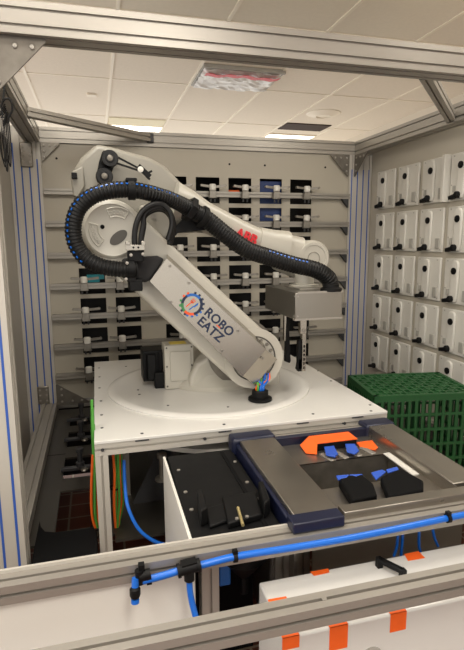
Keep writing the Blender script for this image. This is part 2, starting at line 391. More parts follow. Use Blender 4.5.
# ================================================================= RIGHT WALL PANEL + DISPENSERS
XW = 1.97
sp = thing('side_panel', 'cream side wall panel on the right carrying rows of white dispensers', 'wall panel', (XW, 2.5, -1.04))
MB().box(XW-.006, XW+.01, 1.70, 3.46, -1.60, .66).build('panel_sheet', 'wallr', sp)
k = MB()
for yy in (3.1, 2.85, 2.6, 2.35, 2.1):
    for zz in (.55, .12, -.17, -.46): k.cyl((XW-.002, yy, zz), (XW+.001, yy, zz), .006, 10)
each(k, 'screw', 'dgrey', sp)
def make_disp(y0):
    # y0: disc position along the wall; z of disc = 0
    t = thing('dispenser', 'x', 'dispenser', (XW, y0, 0), 'white dispensers on the right wall panel')
    yl, yr = y0+.100, y0-.120
    MB().box(XW-.022, XW-.0065, yr, yl, -.187, .070).build('back_plate', 'whitep', t, bevel=.006)
    ch = MB(); pts = []
    w = .030
    for i in range(13): a = pi*i/12; pts.append((XW-.022, y0+w*cos(a), .03+w*sin(a)))
    pts += [(XW-.022, y0-w, -.15), (XW-.022, y0-w*.6, -.175), (XW-.022, y0+w*.6, -.175), (XW-.022, y0+w, -.15)]
    ch.prism(pts, (-.016, 0, 0)); ch.build('channel', 'whitep', t, bevel=.007, seg=3)
    MB().lathe([(.019, 0), (.019, .006), (.013, .008), (.001, .008)], (XW-.038, y0, 0), (-1, 0, 0), 20).build('disc', 'black', t)
    MB().cyl((XW-.055, y0+.01, -.158), (XW-.02, y0+.01, -.158), .019, 14).bar((XW-.045, y0+.065, -.172), (XW-.045, y0-.005, -.158), .028, .022).build('nozzle', 'black', t, bevel=.003)
    MB().box(XW-.030, XW-.021, y0-.100, y0-.066, -.165, -.105).build('window', 'grey', t, bevel=.002)
    MB().box(XW-.032, XW-.021, y0+.052, y0+.066, -.14, -.105).build('lever', 'grey', t, bevel=.002)
    k = MB()
    for (dy, dz) in ((.075, .055), (-.09, .055), (-.105, -.170), (.085, -.1)): k.cyl((XW-.024, y0+dy, dz), (XW-.0215, y0+dy, dz), .004, 8)
    each(k, 'screw', 'grey', t)
    return t
ds = make_disp(3.17)
for r in range(5):
    for c in range(4):
        o = ds if (r, c) == (0, 0) else copy_tree(ds)
        o.location = (XW, 3.17-.2573*c, H+.393-.2868*r)
        o['label'] = 'white plastic dispenser with black disc, %s row from top, %s from the corner post' % (ordw[r], ['nearest', 'second', 'third', 'fourth'][c])
        if (r, c) in ((0, 2),):
            MB().box(XW-.06, XW-.007, 3.17-.2573*c-.150, 3.17-.2573*c-.125, .393-.19, .393+.07).build('side_box', 'whitep', o, bevel=.003)
# ================================================================= TURNTABLE STAND
ts = thing('turntable_stand', 'white topped stand of pale profiles carrying the robot', 'stand', (.55, 2.36, -1.62))
PX0, PX1, PY0, PY1 = -.036, 1.132, 1.747, 2.974
MB().box(PX0, PX1, PY0, PY1, -.711, -.70).build('top_plate', 'white', ts, bevel=.0015)
JX, JY = .51, 2.33
MB().lathe([(.01, -.0002), (.485, -.0002), (.485, .006), (.476, .011), (.445, .012), (.437, .0085), (.01, .0085)], (JX, JY, -.70), Z0, 96).build('turntable_disc', 'white', ts)
k = MB()
for (px, py) in [(126, 366.5), (99, 368), (99.5, 377), (99.5, 388), (101, 401), (101.6, 415), (102, 428), (142, 433.5), (224, 424.5), (313, 414), (370, 405), (371, 411), (331, 381), (318, 371)]:
    q = PZ(px, py, -.70); k.cyl((q.x, q.y, -.701), (q.x, q.y, -.6985), .006, 10)
each(k, 'screw', 'dgrey', ts)
k = MB()
for (px, py) in [(138, 390), (139.5, 394.5), (168, 405.5), (228, 407), (274, 405)]:
    q = PZ(px, py, -.6915); k.cyl((q.x, q.y, -.693), (q.x, q.y, -.6900), .0055, 10)
each(k, 'plug', 'dgrey', ts)
W_ = .045
for (x, y) in ((PX0, PY0+.003), (PX1-W_, PY0+.003), (PX0, PY1-W_), (PX1-W_, PY1-W_)):
    prof('leg', (x+W_/2, y+W_/2, -1.62 if y < 2 else -1.093), (x+W_/2, y+W_/2, -.757), ts, 'aluw', up=(0, 1, 0))
for (a, b) in (((PX0, PY0+.0255, -.734), (PX1, PY0+.0255, -.734)), ((PX0, PY1-.023, -.734), (PX1, PY1-.023, -.734)), ((PX0+.023, PY0+.05, -.734), (PX0+.023, PY1-.05, -.734)), ((PX1-.023, PY0+.05, -.734), (PX1-.023, PY1-.05, -.734))):
    prof('beam', a, b, ts, 'aluw')
k = MB()
for (px, py) in [(142, 436), (225, 426), (303, 417.5), (358, 412)]:
    q = PY(px, py, PY0); k.box(q.x-.025, q.x+.025, PY0-.001, PY0+.003, -.7155, -.7105)
each(k, 'slot_nut', 'dgrey', ts)
k = MB()
for (px, py) in [(102.5, 449), (205, 437), (345, 420)]:
    q = PY(px, py, PY0); k.cyl((q.x, PY0-.0005, -.734), (q.x, PY0+.012, -.734), .006, 10)
each(k, 'bolt', 'dgrey', ts)
MB().lathe([(.01, 0), (.40, 0), (.44, .012), (.44, .03), (.01, .03)], (JX, 2.22, -.83), Z0, 64).build('lower_disc', 'whitep', ts)
# pedestal
pd = thing('robot_pedestal', 'dark grey steel pedestal under the turntable', 'pedestal', (.42, 2.3, -1.62))
MB().loft([[(JX-.30, 2.05, -1.093), (JX+.30, 2.05, -1.093), (JX+.30, 2.6, -1.093), (JX-.30, 2.6, -1.093)], [(JX-.20, 2.12, -.98), (JX+.20, 2.12, -.98), (JX+.20, 2.52, -.98), (JX-.20, 2.52, -.98)], [(JX-.13, 2.14, -.84), (JX+.13, 2.14, -.84), (JX+.13, 2.45, -.84), (JX-.13, 2.45, -.84)]]).build('cone', 'dgrey', pd, bevel=.006)
for q in ((.16, 2.2), (.28, 2.1)):
    pass
MB().prism([(.10, 2.0, -1.094), (.22, 2.0, -.86), (.27, 2.0, -.86), (.27, 2.0, -1.094)], (0, .012, 0)).build('rib', 'dgrey', pd)
# foot jack under disc
tag(MB().lathe([(.03, 0), (.03, .008), (.012, .012), (.012, .09), (.02, .092), (.02, .11), (.001, .11)], (.215, 1.88, -.94), Z0, 16).build('levelling_foot', 'steeld'), 'steel levelling foot hanging under the white disc edge', 'foot').location.z = H-.94
v = prof('support_post', (.075, 2.1, -1.093), (.075, 2.1, -.712), None, 'alu', up=(0, 1, 0)); tag(v, 'aluminium post standing behind the cables under the stand', 'post')
# ================================================================= ROBOT
rb = thing('industrial_robot', 'large off-white industrial robot arm with steel cover and black hose', 'robot', (JX, JY, -.69))
AY = 2.05                                    # near face of the lower arm
E = PY(112, 230, AY); J = PY(252, 359, AY)
def XZ(pts, Y): return [PY(x, y, Y) for x, y in pts]
def stadium(A, B, ra, rb_, n=20):
    d = (B-A); L = d.length; t = d/L; nn = Vector((t.z, 0, -t.x)); out = []
    for i in range(n+1): a = pi/2+pi*i/n; out.append(A+t*(ra*cos(a))+nn*(ra*sin(a)))
    for i in range(n+1): a = -pi/2+pi*i/n; out.append(B+t*(rb_*cos(a))+nn*(rb_*sin(a)))
    return out
MB().prism(stadium(E, J, .118, .128), (0, .15, 0)).build('lower_arm', 'robot', rb, bevel=.016, seg=4)
# elbow cover
el = MB().lathe([(.01, -.001), (.108, -.001), (.108, .008), (.100, .013), (.094, .010), (.02, .010), (.001, .010)], E, FN, 64).build('elbow_cover', 'robot', rb)
def arcs(name, rr, a0, a1, c, mt, r=.006):
    m_ = MB(); N_ = 24
    for q in (rr-.017, rr+.017): m_.tube([Vector((c.x+q*cos(a0+(a1-a0)*i/N_), c.y, c.z+q*sin(a0+(a1-a0)*i/N_))) for i in range(N_+1)], .0035, 6)
    for aa in (a0, a1): m_.tube([Vector((c.x+(rr-.017+.034*i/4)*cos(aa), c.y, c.z+(rr-.017+.034*i/4)*sin(aa))) for i in range(5)], .0035, 6)
    for i in range(5):
        a = a0+(a1-a0)*(i+.5)/5; m_.lathe([(.009, 0), (.009, .002), (.006, .003), (.0055, .0005), (.001, .0005)], Vector((c.x+rr*cos(a), c.y, c.z+rr*sin(a))), FN, 12)
    return m_.build(name, mt, el)
ec = Vector((E.x, AY-.0105, E.z))
arcs('embossed_arc', .068, radians(55), radians(115), ec+Vector((.018, 0, 0)), 'robot'); arcs('embossed_arc', .068, radians(165), radians(232), ec+Vector((-.002, 0, .004)), 'robot')
MB().cyl(ec+Vector((-.036, .001, .012))+Vector((0, 0, 0)), ec+Vector((-.036, -.0015, .012)), .0085, 16).build('centre_hole', 'matte', el)
ov = MB(); c = PY(118.5, 237.5, AY-.012); pts = []
for i in range(24):
    a = 2*pi*i/24; u, v_ = .040*cos(a), .021*sin(a); t = radians(38); pts.append(c+Vector((u*cos(t)-v_*sin(t), 0, u*sin(t)+v_*cos(t))))
ov.prism(pts, (0, .004, 0)); ov.build('oval_grille', 'slot', el)
# J2 ring on lower end
jr = MB().ring(J+Vector((.006, -.003, .004)), FN, .100, .134, .008, n=64).ring(J+Vector((.006, -.002, .004)), FN, .005, .098, .004, n=64).build('joint_ring', 'robot', rb)
MB().ring(J+Vector((.006, -.0075, .004)), FN, .094, .101, .002, n=64).build('dark_groove', 'slot', jr)
MB().ring(J+Vector((-.004, .151, 0)), Y0, .04, .158, .02, n=64).build('shoulder_shade_ring', 'steelk', rb)  # dark ring added to stand for the motor's shadow beside the arm
k = MB()
for i in range(16): a = 2*pi*i/16; k.lathe([(.0085, 0), (.0085, .003), (.005, .004), (.001, .001)], J+Vector((.006+.084*cos(a), -.007, .004+.084*sin(a))), FN, 10)
each(k, 'bolt', 'steeld', jr)
# steel cover with the printed mark
CY = 1.975
cp = XZ([(166.6, 258.4), (266, 349.6), (243, 376), (150, 281)], CY)
cov = MB().prism(cp, (0, .003, 0))
fl = XZ([(266, 349.6), (275.5, 359), (254.5, 384.5), (243, 376)], CY)
back = [p_+Vector((0, .05, 0)) for p_ in cp]
cov.add([cp[0], cp[1], cp[1]+Vector((.012, .07, .014)), cp[0]+Vector((.012, .07, .014))], [(0, 1, 2, 3)])
cov.add([cp[2], cp[3], cp[3]+Vector((0, .07, 0)), cp[2]+Vector((0, .07, 0))], [(0, 1, 2, 3)])
e1, e2 = PY(277, 359, CY+.035), PY(255, 385, CY+.035)
cov.add([cp[1], e1, e2, cp[2]], [(0, 1, 2, 3)]); cov.add([e1, e2, e2+Vector((0, .03, 0)), e1+Vector((0, .03, 0))], [(0, 1, 2, 3)])
cvo = cov.build('arm_cover', 'steel', rb, smooth=0); sm = cvo.modifiers.new('s', 'SOLIDIFY'); sm.thickness = .0015
MB().lathe([(.006, 0), (.006, .003), (.001, .003)], PY(170, 266, CY), FN, 10).build('screw', 'steeld', cvo)
k = MB()
for q in [(189, 283), (171, 302), (238, 331), (222, 351), (262, 358)]: k.lathe([(.006, 0), (.006, .003), (.001, .003)], PY(q[0], q[1], CY), FN, 10)
each(k, 'screw', 'steeld', cvo)
def text(s, origin, dirv, upv, size, mt, parent, name='lettering', ext=.0006, boldness=0, shear=0, sx=1):
    cu = bpy.data.curves.new('t', 'FONT'); cu.body = s; cu.size = size; cu.extrude = ext; cu.offset = boldness; cu.shear = shear; cu.space_character = 1.05
    to = bpy.data.objects.new('t', cu); COL.objects.link(to); bpy.context.view_layer.update()
    me = bpy.data.meshes.new_from_object(to.evaluated_get(bpy.context.evaluated_depsgraph_get())); bpy.data.objects.remove(to)
    d_, u_ = V3(dirv).normalized(), V3(upv).normalized(); nn = d_.cross(u_)
    off = Vector((0, 0, 0)); p_ = parent
    while p_ is not None: off = off+p_.location; p_ = p_.parent
    for v_ in me.vertices: v_.co = V3(origin)+d_*(v_.co.x*sx)+u_*v_.co.y+nn*v_.co.z+Vector((0, 0, H))-off
    me.materials.append(M[mt]); o = bpy.data.objects.new(name, me); COL.objects.link(o); o.parent = parent; return o
td = (cp[1]-cp[0]).normalized(); tu = Vector((-td.z, 0, td.x))
TY = CY-.0012
text('ROBO', PY(203.5, 313.5, TY), td, tu, .052, 'navyp', cvo, boldness=.0012)
text('EATZ', PY(196.5, 322.5, TY), td, tu, .052, 'navyp', cvo, boldness=.0012)
lc = PY(192.0, 304.5, TY)
segs = [('navyp', 100, 215), ('bluepr', 215, 300), ('navyp', 300, 350), ('greenpr', -10, 40), ('orangepr', 40, 100)]
for (mt, a0, a1) in segs:
    gr = MB().ring(lc, FN, .034, .0445, .0008, radians(a0), radians(a1), 20, ref=X0*-1)
    aa = a0+8
    while aa < a1-4:
        t = radians(aa); c_ = lc+Vector((-cos(t)*.0475, -.0004, 0))+Z0*(sin(t)*.0475)
        rd = Vector((-cos(t), 0, sin(t))); gr.obox(c_, rd*.0045, Vector((rd.z, 0, -rd.x))*.0045, FN*.0004); aa += 24
    gr.build('gear_mark', mt, cvo)
fk = MB(); fd = tu*.85+td*.15; fd.normalize(); fs_ = Vector((fd.z, 0, -fd.x))
c_ = lc-fs_*.008
fk.obox(c_-fd*.010, fd*.014, fs_*.002, FN*.0005).obox(c_+fd*.006, fd*.003, fs_*.007, FN*.0005)
for s_ in (-.006, 0, .006): fk.obox(c_+fd*.014+fs_*s_, fd*.008, fs_*.0014, FN*.0005)
fk.build('fork_mark', 'orangepr', cvo)
c_ = lc+fs_*.010
MB().obox(c_-fd*.010, fd*.012, fs_*.002, FN*.0005).prism([c_, c_+fd*.024, c_+fd*.018+fs_*.007, c_+fs_*.006], FN*.0006).build('knife_mark', 'bluepr', cvo)
tick = PY(221.5, 331.0, TY)
MB().obox(PY(218.3, 326.5, TY-.0006), td*.010, tu*.0022, FN*.0004).build('accent_mark', 'orangepr', cvo)
# shoulder casting and base
MB().prism(XZ([(189, 399), (190, 378), (197, 364), (212, 355), (235, 345), (262, 340), (277, 352), (281, 375), (279, 399)], 2.22), (0, .30, 0)).build('shoulder_casting', 'robot', rb, bevel=.018, seg=4)
MB().lathe([(.01, 0), (.23, 0), (.23, .02), (.20, .045), (.19, .07), (.01, .07)], (JX+.03, 2.40, -.6915), Z0, 48).build('base_ring', 'robot', rb)
# drive box + motor
c0 = PY(165.5, 390, 2.27); c1 = PY(193.5, 344, 2.27)
db = MB().box(c0.x, c1.x, 2.27, 2.37, -.6905, c1.z).build('junction_box', 'robot', rb, bevel=.004)
MB().box(c0.x+.025, c1.x-.015, 2.262, 2.271, -.65, c1.z-.03).build('box_lid', 'robot', db, bevel=.002)
k = MB()
for (a_, b_) in ((c0.x+.010, c1.z-.012), (c1.x-.010, c1.z-.012), (c0.x+.010, -.675), (c1.x-.010, -.675), (c0.x+.010, -.58), (c1.x-.010, -.58)): k.cyl((a_, 2.268, b_), (a_, 2.271, b_), .0045, 10)
each(k, 'screw', 'slot', db)
MB().box(c0.x+.03, c1.x-.03, 2.29, 2.35, c1.z-.001, c1.z+.002).build('warning_label', mat('yellow_label', '#cdb640', .5), db)
mt_ = MB(); q0 = PY(143.5, 382, 2.34); q1 = PY(166, 350, 2.34)
mt_.box(q0.x, q1.x-.005, 2.34, 2.46, q0.z, q1.z).box(q0.x+.02, q0.x+.06, 2.32, 2.47, q0.z+.01, q1.z-.015).box(q0.x+.05, q1.x-.005, 2.30, 2.36, -.6905, q0.z+.05)
for i in range(5): mt_.box(q0.x+.01+.02*i, q0.x+.018+.02*i, 2.332, 2.34, q0.z+.01, q1.z-.01)
mt_.build('motor', 'black', rb, bevel=.005)
# upper arm housing
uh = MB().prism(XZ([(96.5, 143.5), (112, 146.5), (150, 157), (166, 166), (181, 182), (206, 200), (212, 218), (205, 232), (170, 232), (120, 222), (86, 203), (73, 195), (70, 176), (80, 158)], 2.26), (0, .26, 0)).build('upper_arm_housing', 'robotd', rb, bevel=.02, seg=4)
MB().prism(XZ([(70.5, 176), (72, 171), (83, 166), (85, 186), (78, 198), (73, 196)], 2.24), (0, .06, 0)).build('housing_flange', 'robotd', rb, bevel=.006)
MB().box(*(lambda a: (a.x-.010, a.x+.012, 2.22, 2.26, a.z-.02, a.z+.004))(PY(74, 174, 2.24))).build('connector', 'black', rb, bevel=.002)
# motor behind the elbow (J3/J4 castings)
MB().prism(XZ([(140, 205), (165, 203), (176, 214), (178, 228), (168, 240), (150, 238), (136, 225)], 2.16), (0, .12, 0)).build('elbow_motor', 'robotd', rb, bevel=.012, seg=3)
MB().cyl(PY(153, 216, 2.155), PY(153, 216, 2.155)+FN*.006, .01, 16).build('bolt', 'steeld', rb)
# forearm: lofted boxy tube along the arm
def sect(cx, cz, hx, hz, yc, hw, n=28, pw=3.2):
    # superellipse in plane spanned by hz direction (perp to arm) and Y
    out = []
    for i in range(n):
        a = 2*pi*i/n; ca, sa = cos(a), sin(a)
        out.append(Vector((cx, yc, cz))+hx*(abs(ca)**(2/pw)*(1 if ca >= 0 else -1))*hz+Y0*(abs(sa)**(2/pw)*(1 if sa >= 0 else -1))*hw)
    return out
FY = 2.27
fa = MB(); rings = []
st = [((176, 183), (166, 226), .155), ((190, 191), (182, 224), .135), ((207, 203), (200, 230), .115), ((242, 221), (236, 247), .10), ((259, 229), (253, 256), .10)]
def armring(top, bot, hw, Y=FY):
    a, b = PY(top[0], top[1], Y), PY(bot[0], bot[1], Y); c = (a+b)/2; h = (a-b).length/2; hx = (a-b).normalized()
    return sect(c.x, c.z, hx, h, Y, hw)
MB().loft([armring(*s_) for s_ in st]).build('forearm', 'robot', rb, smooth=50)
MB().loft([armring(*s_) for s_ in [((257, 227), (251, 257), .106), ((270, 229.5), (265, 263), .108), ((286, 231), (280, 270), .105)]]).build('forearm_collar', 'robot', rb, smooth=50)
wr = MB().loft([armring(*s_) for s_ in [((284, 234), (276, 270), .095), ((300, 237), (292, 277), .09)]]).build('wrist_link', 'robot', rb, smooth=50)
wc = PY(314, 258.5, 2.18)
MB().lathe([(.01, .20), (.072, .20), (.084, .185), (.084, .012), (.074, 0), (.062, 0), (.06, .004), (.05, .004), (.001, .004)], wc, Y0, 48).build('wrist_housing', 'robot', rb, smooth=40)
MB().ring(wc+Vector((0, .003, 0)), FN, .028, .031, .002, n=40).build('embossed_ring', 'robotd', rb)
# ABB lettering on the forearm near face
a_ = PY(234.5, 236.5, FY-.114); b_ = PY(254.5, 245.0, FY-.114); dd = (b_-a_).normalized(); ud = Vector((-dd.z, 0, dd.x))
text('ABB', a_, dd, ud, .060, 'red', rb, boldness=.0018, ext=.006, sx=.92)
# flange and gripper
gx0, gx1, gy0, gy1, gz0, gz1 = .800, 1.018, 1.95, 2.34, -.335, -.221
fl = PZ(304, 287, gz1); 
MB().lathe([(.062, 0), (.068, .004), (.068, .014), (.045, .016), (.045, .10), (.001, .10)], (fl.x, fl.y, gz1), Z0, 40).build('tool_flange', 'robot', rb)
MB().box(fl.x-.075, fl.x+.06, fl.y-.13, fl.y+.07, gz1-.001, gz1+.006).build('mounting_plate', 'alu', rb, bevel=.002)
gb = MB().box(gx0, gx1, gy0, gy1, gz0, gz1).build('gripper_housing', 'steelg', rb, bevel=.003)
MB().box(gx0-.002, gx1+.002, gy0-.002, gy0+.02, gz0-.004, gz0+.004).box(gx0+.01, gx1+.002, gy0-.002, gy0+.012, gz1-.004, gz1+.004).build('edge_flange', 'alu', gb)
k = MB()
for z_ in (gz0+.015, gz1-.015): k.lathe([(.004, 0), (.004, .002), (.001, .002)], (gx0+.012, gy0, z_), FN, 8); k.lathe([(.004, 0), (.004, .002), (.001, .002)], (gx0, gy0+.012, z_), (-1, 0, 0), 8)
each(k, 'screw', 'alu', gb)
# gripper fingers
fp = PY(303, 321, 2.1)
f1 = MB(); zt_ = gz0; zb_ = PY(303, 371, 2.1).z
f1.box(fp.x-.016, fp.x+.014, 2.09, 2.115, zt_-.09, zt_); f1.box(fp.x-.004, fp.x+.014, 2.092, 2.112, zb_, zt_-.09)
g1 = f1.build('finger', 'steel', rb, bevel=.001)
k = MB()
for i in range(6): k.box(fp.x+.002, fp.x+.008, 2.0905, 2.0925, zb_+.012+.02*i, zb_+.024+.02*i)
each(k, 'slot', 'matte', g1)
MB().lathe([(.008, 0), (.008, .004), (.001, .005)], (fp.x, 2.09, zt_-.075), FN, 12).build('bolt', 'alu', g1)
MB().box(fp.x-.022, fp.x-.006, 2.095, 2.12, zb_, zt_-.12).prism([(fp.x-.03, 2.095, zb_+.01), (fp.x-.006, 2.095, zb_+.01), (fp.x-.006, 2.095, zb_+.06), (fp.x-.02, 2.095, zb_+.06)], (0, .02, 0)).box(fp.x+.012, fp.x+.024, 2.10, 2.12, zt_-.12, zt_-.01).build('jaw', 'black', g1, bevel=.002)
MB().box(fp.x+.02, fp.x+.07, 2.09, 2.13, zt_-.010, zt_+.001).build('slide', 'black', rb)
hp = PY(286, 310, 2.33)
g2 = MB().box(hp.x-.008, hp.x+.004, 2.33, 2.35, zt_-.17, zt_).build('finger', 'steel', rb, bevel=.001)
zz = PY(289, 363, 2.33).z
MB().prism([(hp.x+.004, 2.325, zt_-.02), (hp.x+.022, 2.325, zt_-.03), (hp.x+.018, 2.325, zt_-.13), (hp.x+.028, 2.325, zz+.01), (hp.x+.022, 2.325, zz), (hp.x-.002, 2.325, zz+.01)], (0, .025, 0)).build('jaw', 'black', g2, bevel=.002)
# corrugated hose
HP = [((331, 286), 2.07), ((328, 278), 2.06), ((316, 270), 2.06), ((293, 264.5), 2.07), ((270, 257.5), 2.08), ((248, 250), 2.08), ((228, 236.5), 2.08), ((208, 220.5), 2.08), ((188, 208), 2.06), ((172, 200), 2.02), ((155, 194.5), 1.98), ((140, 191), 1.96), ((125, 189.5), 1.95), ((108, 191), 1.94), ((91, 197), 1.94), ((79, 208), 1.94), ((73.5, 224), 1.94), ((75, 242), 1.94), ((84, 256.5), 1.94), ((99, 265.5), 1.94), ((117, 269), 1.95), ((136, 269), 1.96)]
hp_ = resample(smoothpath([PY(a[0], a[1], y) for a, y in HP], 12), .0025)
NH = len(hp_)
def hr(i):
    f_ = i/NH; base = .036-.0065*min(1, max(0, (f_-.42)/.08))
    return base+(.0012 if (i % 5) < 3 else -.0014)
hose = MB().tube(hp_, .036, 20, rf=hr).build('hose', 'rubber', rb, smooth=25)
# blue dashes along the hose outer edge
bd = MB(); pts_ = smoothpath([PY(a[0], a[1], y) for a, y in HP], 12); pts_ = resample(pts_, .0175)
for i in range(3, len(pts_)-3):
    t = (pts_[i+1]-pts_[i-1]).normalized(); p_ = pts_[i]
    pxs = (p_.dot(RT)/p_.dot(FW))*F+232
    L_ = t.cross(FN).normalized()
    fr_ = i/len(pts_)
    if fr_ < .10 or .22 < fr_ < .50 or fr_ > .88: continue
    hrad = .0375 if fr_ < .45 else .0305
    side_ = 1
    if fr_ < .2: ang = radians(38)
    else: ang = radians(38)
    up_ = L_ if L_.dot(p_-PY(112, 230, 1.95)) > 0 else -L_
    if fr_ < .42: up_ = L_ if L_.z > 0 else -L_
    nrm = (up_*sin(ang)+FN*cos(ang)).normalized()
    bd.obox(p_+nrm*hrad, t*.0042, t.cross(nrm).normalized()*.0022, nrm*.0022)
each(bd, 'blue_dash', 'bluet', hose)
# hose end fittings
MB().lathe([(.046, 0), (.046, .012), (.034, .018), (.034, .03)], PZ(331, 291, gz1), Z0, 24).build('hose_socket', 'black', rb)
for (q, y, ax) in (((131.5, 190), 1.955, (115, 2)), ((131, 269), 1.958, (0, 0)), ((96, 266), 1.94, None)):
    if ax is None: continue
    c_ = PY(q[0], q[1], y); k = MB().ring(c_-X0*.014, X0, .028, .037, .028, n=32)
    k.box(c_.x-.02, c_.x+.02, y-.02, y+.1, c_.z+.030, c_.z+.042) if q[1] < 200 else k.box(c_.x-.016, c_.x+.016, y-.02, y+.06, c_.z-.046, c_.z-.031)
    each(k, 'hose_clamp', 'black', rb, bevel=.002)
# black triangular bracket holding the hose on the forearm
MB().prism(XZ([(184, 218), (190, 203), (204, 218), (206, 230), (178, 233), (166, 246), (160, 245)], 2.13), (0, .03, 0)).build('hose_bracket', 'black', rb, bevel=.003)
c_ = PY(190, 209.5, 2.06); td_ = (PY(200, 215.5, 2.07)-PY(180, 203.5, 2.05)).normalized()
MB().ring(c_-td_*.012, td_, .038, .052, .024, n=6).ring(c_+td_*.05, td_, .037, .046, .02, n=32).build('hose_clamp', 'black', rb, bevel=.002)
# fabric sleeve under the clamp leading into the steel cover
MB().prism(XZ([(122, 259), (140, 257), (158, 256), (165, 259), (152, 279), (146, 283), (138, 281), (134, 278), (122, 279)], 1.985), (0, .055, 0)).build('cable_sleeve', 'fabric', rb, bevel=.012, seg=3)
# rollers
for (px, py, r_) in ((110, 158, .0345), (104.5, 176, .0345)):
    c_ = PY(px, py, 2.19); ro = MB().lathe([(.012, 0), (.016, .0), (.018, .004), (r_-.003, .004), (r_, .01), (r_, .035), (r_-.004, .04), (.01, .04)], c_, FN*-1, 32).build('roller', 'rubber', rb)
    MB().lathe([(.012, 0), (.012, .002), (.005, .004), (.001, .004)], c_+FN*.002, FN, 16).build('hub', 'steelk', ro)
MB().prism(XZ([(102, 152), (104, 150), (114, 165), (110, 180), (96, 177), (99, 162)], 2.232), (0, .012, 0)).build('roller_bracket', 'black', rb, bevel=.002)
rod = MB(); rod.bar(PY(117, 157, 2.22), PY(140, 169, 2.20), .008, .008); rod.bar(PY(116, 163, 2.22), PY(140, 171, 2.20), .008, .008); rod.bar(PY(138, 166, 2.2), PY(150, 177, 2.2), .02, .02)
rod.bar(PY(146, 174, 2.2), PY(152, 171, 2.2), .008, .008); rod.bar(PY(146, 176, 2.2), PY(150, 179.5, 2.2), .008, .008)
rd_ = rod.build('link_rod', 'black', rb)
MB().lathe([(.012, 0), (.012, .006), (.004, .008), (.001, .008)], PY(140.5, 169.5, 2.19), FN, 20).build('rod_cap', 'whitep', rd_)
# cable loop over the elbow
for dx, dz, y_ in ((0, 0, 1.955), (.024, -.012, 1.965), (-.0, -.0, 1.99), (.024, -.02, 1.995)):
    pts_ = [PY(x, y, y_)+Vector((dx*(1 if i < 3 else .2), 0, dz)) for i, (x, y) in enumerate([(135, 249), (134.5, 236), (137, 222), (143, 211), (153, 204.5), (163, 205), (170, 213), (172, 225), (168, 240)])]
    MB().tube(smoothpath(pts_, 8), .011, 10).build('cable', 'rubber', rb)
c_ = PY(135.5, 247.5, 1.94)
cb = MB().box(c_.x-.036, c_.x+.034, 1.935, 1.94, c_.z-.010, c_.z+.010).box(c_.x-.036, c_.x-.02, 1.93, 1.97, c_.z+.010, c_.z+.022).box(c_.x+.022, c_.x+.036, 1.93, 1.97, c_.z+.008, c_.z+.024).build('cable_clamp', 'steel', rb, bevel=.001)
MB().cyl((c_.x-.008, 1.9345, c_.z), (c_.x-.008, 1.936, c_.z), .004, 8).cyl((c_.x+.010, 1.9345, c_.z), (c_.x+.010, 1.936, c_.z), .004, 8).build('bolt', 'matte', cb)
MB().box(c_.x-.03, c_.x+.03, 1.945, 1.99, c_.z-.055, c_.z-.012).build('clamp_block', 'black', rb, bevel=.004)
MB().box(c_.x-.028, c_.x+.022, 1.94, 2.05, c_.z-.165, c_.z-.12).build('clamp_block', 'black', rb, bevel=.004)
k = MB()
for (x, y) in ((127, 263), (126, 279), (131, 255), (143, 254)): k.lathe([(.006, 0), (.006, .003), (.001, .004)], PY(x, y, 1.925), FN, 10)
each(k, 'bolt', 'alu', rb)
for (x, y) in ((165, 210.5), (173.5, 215), (178, 217)): pass
# cable gland on the disc and wires up into the cover
gl = Vector((.664, 2.005, -.689))
MB().lathe([(.052, 0), (.052, .010), (.036, .013), (.036, .04), (.030, .045), (.024, .045), (.024, .03), (.001, .03)], gl, Z0, 28).build('cable_gland', 'black', rb)
wcol = ['bluet', 'greenc', 'bluet', 'orangec', 'greenc', 'bluet', 'bluet']
for i, w in enumerate(wcol):
    a = 2*pi*i/7; b0 = gl+Vector((.014*cos(a), .014*sin(a), .03)); top = PY(258+(i % 4)*3.5+(3 if i > 4 else 0), 380, 2.020)+Vector((0, .004*(i % 3), 0))
    MB().tube(smoothpath([b0, b0+Vector((.002, 0, .03)), top, top+Vector((.004, .004, .03))], 6), .005, 8).build('wire', w, rb)
# ================================================================= CABLE BUNDLE left of the stand leg
cbn = thing('cable_bundle', 'bundle of orange and green cables hanging beside the stand leg', 'cables', (.0, 1.8, -1.2))
for i in range(14):
    c = 'orangec' if i % 2 == 0 else 'greenc'
    if i < 8:
        xs_ = 92+i*.9; sp_ = random.uniform(-.5, .5)
        pts_ = [(91.5+i*.3, 396+i*4), (92+i*.3, 430+i), (93+sp_+i*.5, 455), (91.5+i*1.1+sp_, 490), (92+i*1.1, 515), (95.5+i*.8, 528)]
        y_ = 1.86+.008*(i % 3)
        pp = [PY(x, y, y_) for x, y in pts_][2 if c == 'orangec' else 0:]
    else:
        j = i-8
        pts_ = [(113+j*1.6, 452), (114.5+j*1.3, 475), (114+j*1.8, 500), (115+j*.9, 520), (116.5+j*.3, 533)]
        y_ = 1.84+.008*(j % 3); pp = [PY(x, y, y_) for x, y in pts_]
    MB().tube(smoothpath(pp, 6), .0052, 8).build('cable', c, cbn)
for (x, y) in ((96.5, 527), (116, 487)):
    c_ = PY(x, y, 1.86); MB().ring(c_-Z0*.003, Z0, .02, .024, .006, n=16).build('cable_tie', 'black', cbn)
t = MB().tube(smoothpath([PY(124, 460, 1.83), PY(125, 485, 1.80), PY(128, 507, 1.745), PY(138, 528, 1.71), PY(152, 540, 1.70), PY(166, 545, 1.70), PY(178, 547, 1.712)], 8), .0065, 10).build('air_tube', 'bluet'); tag(t, 'long blue air tube curving down under the white stand', 'tube')
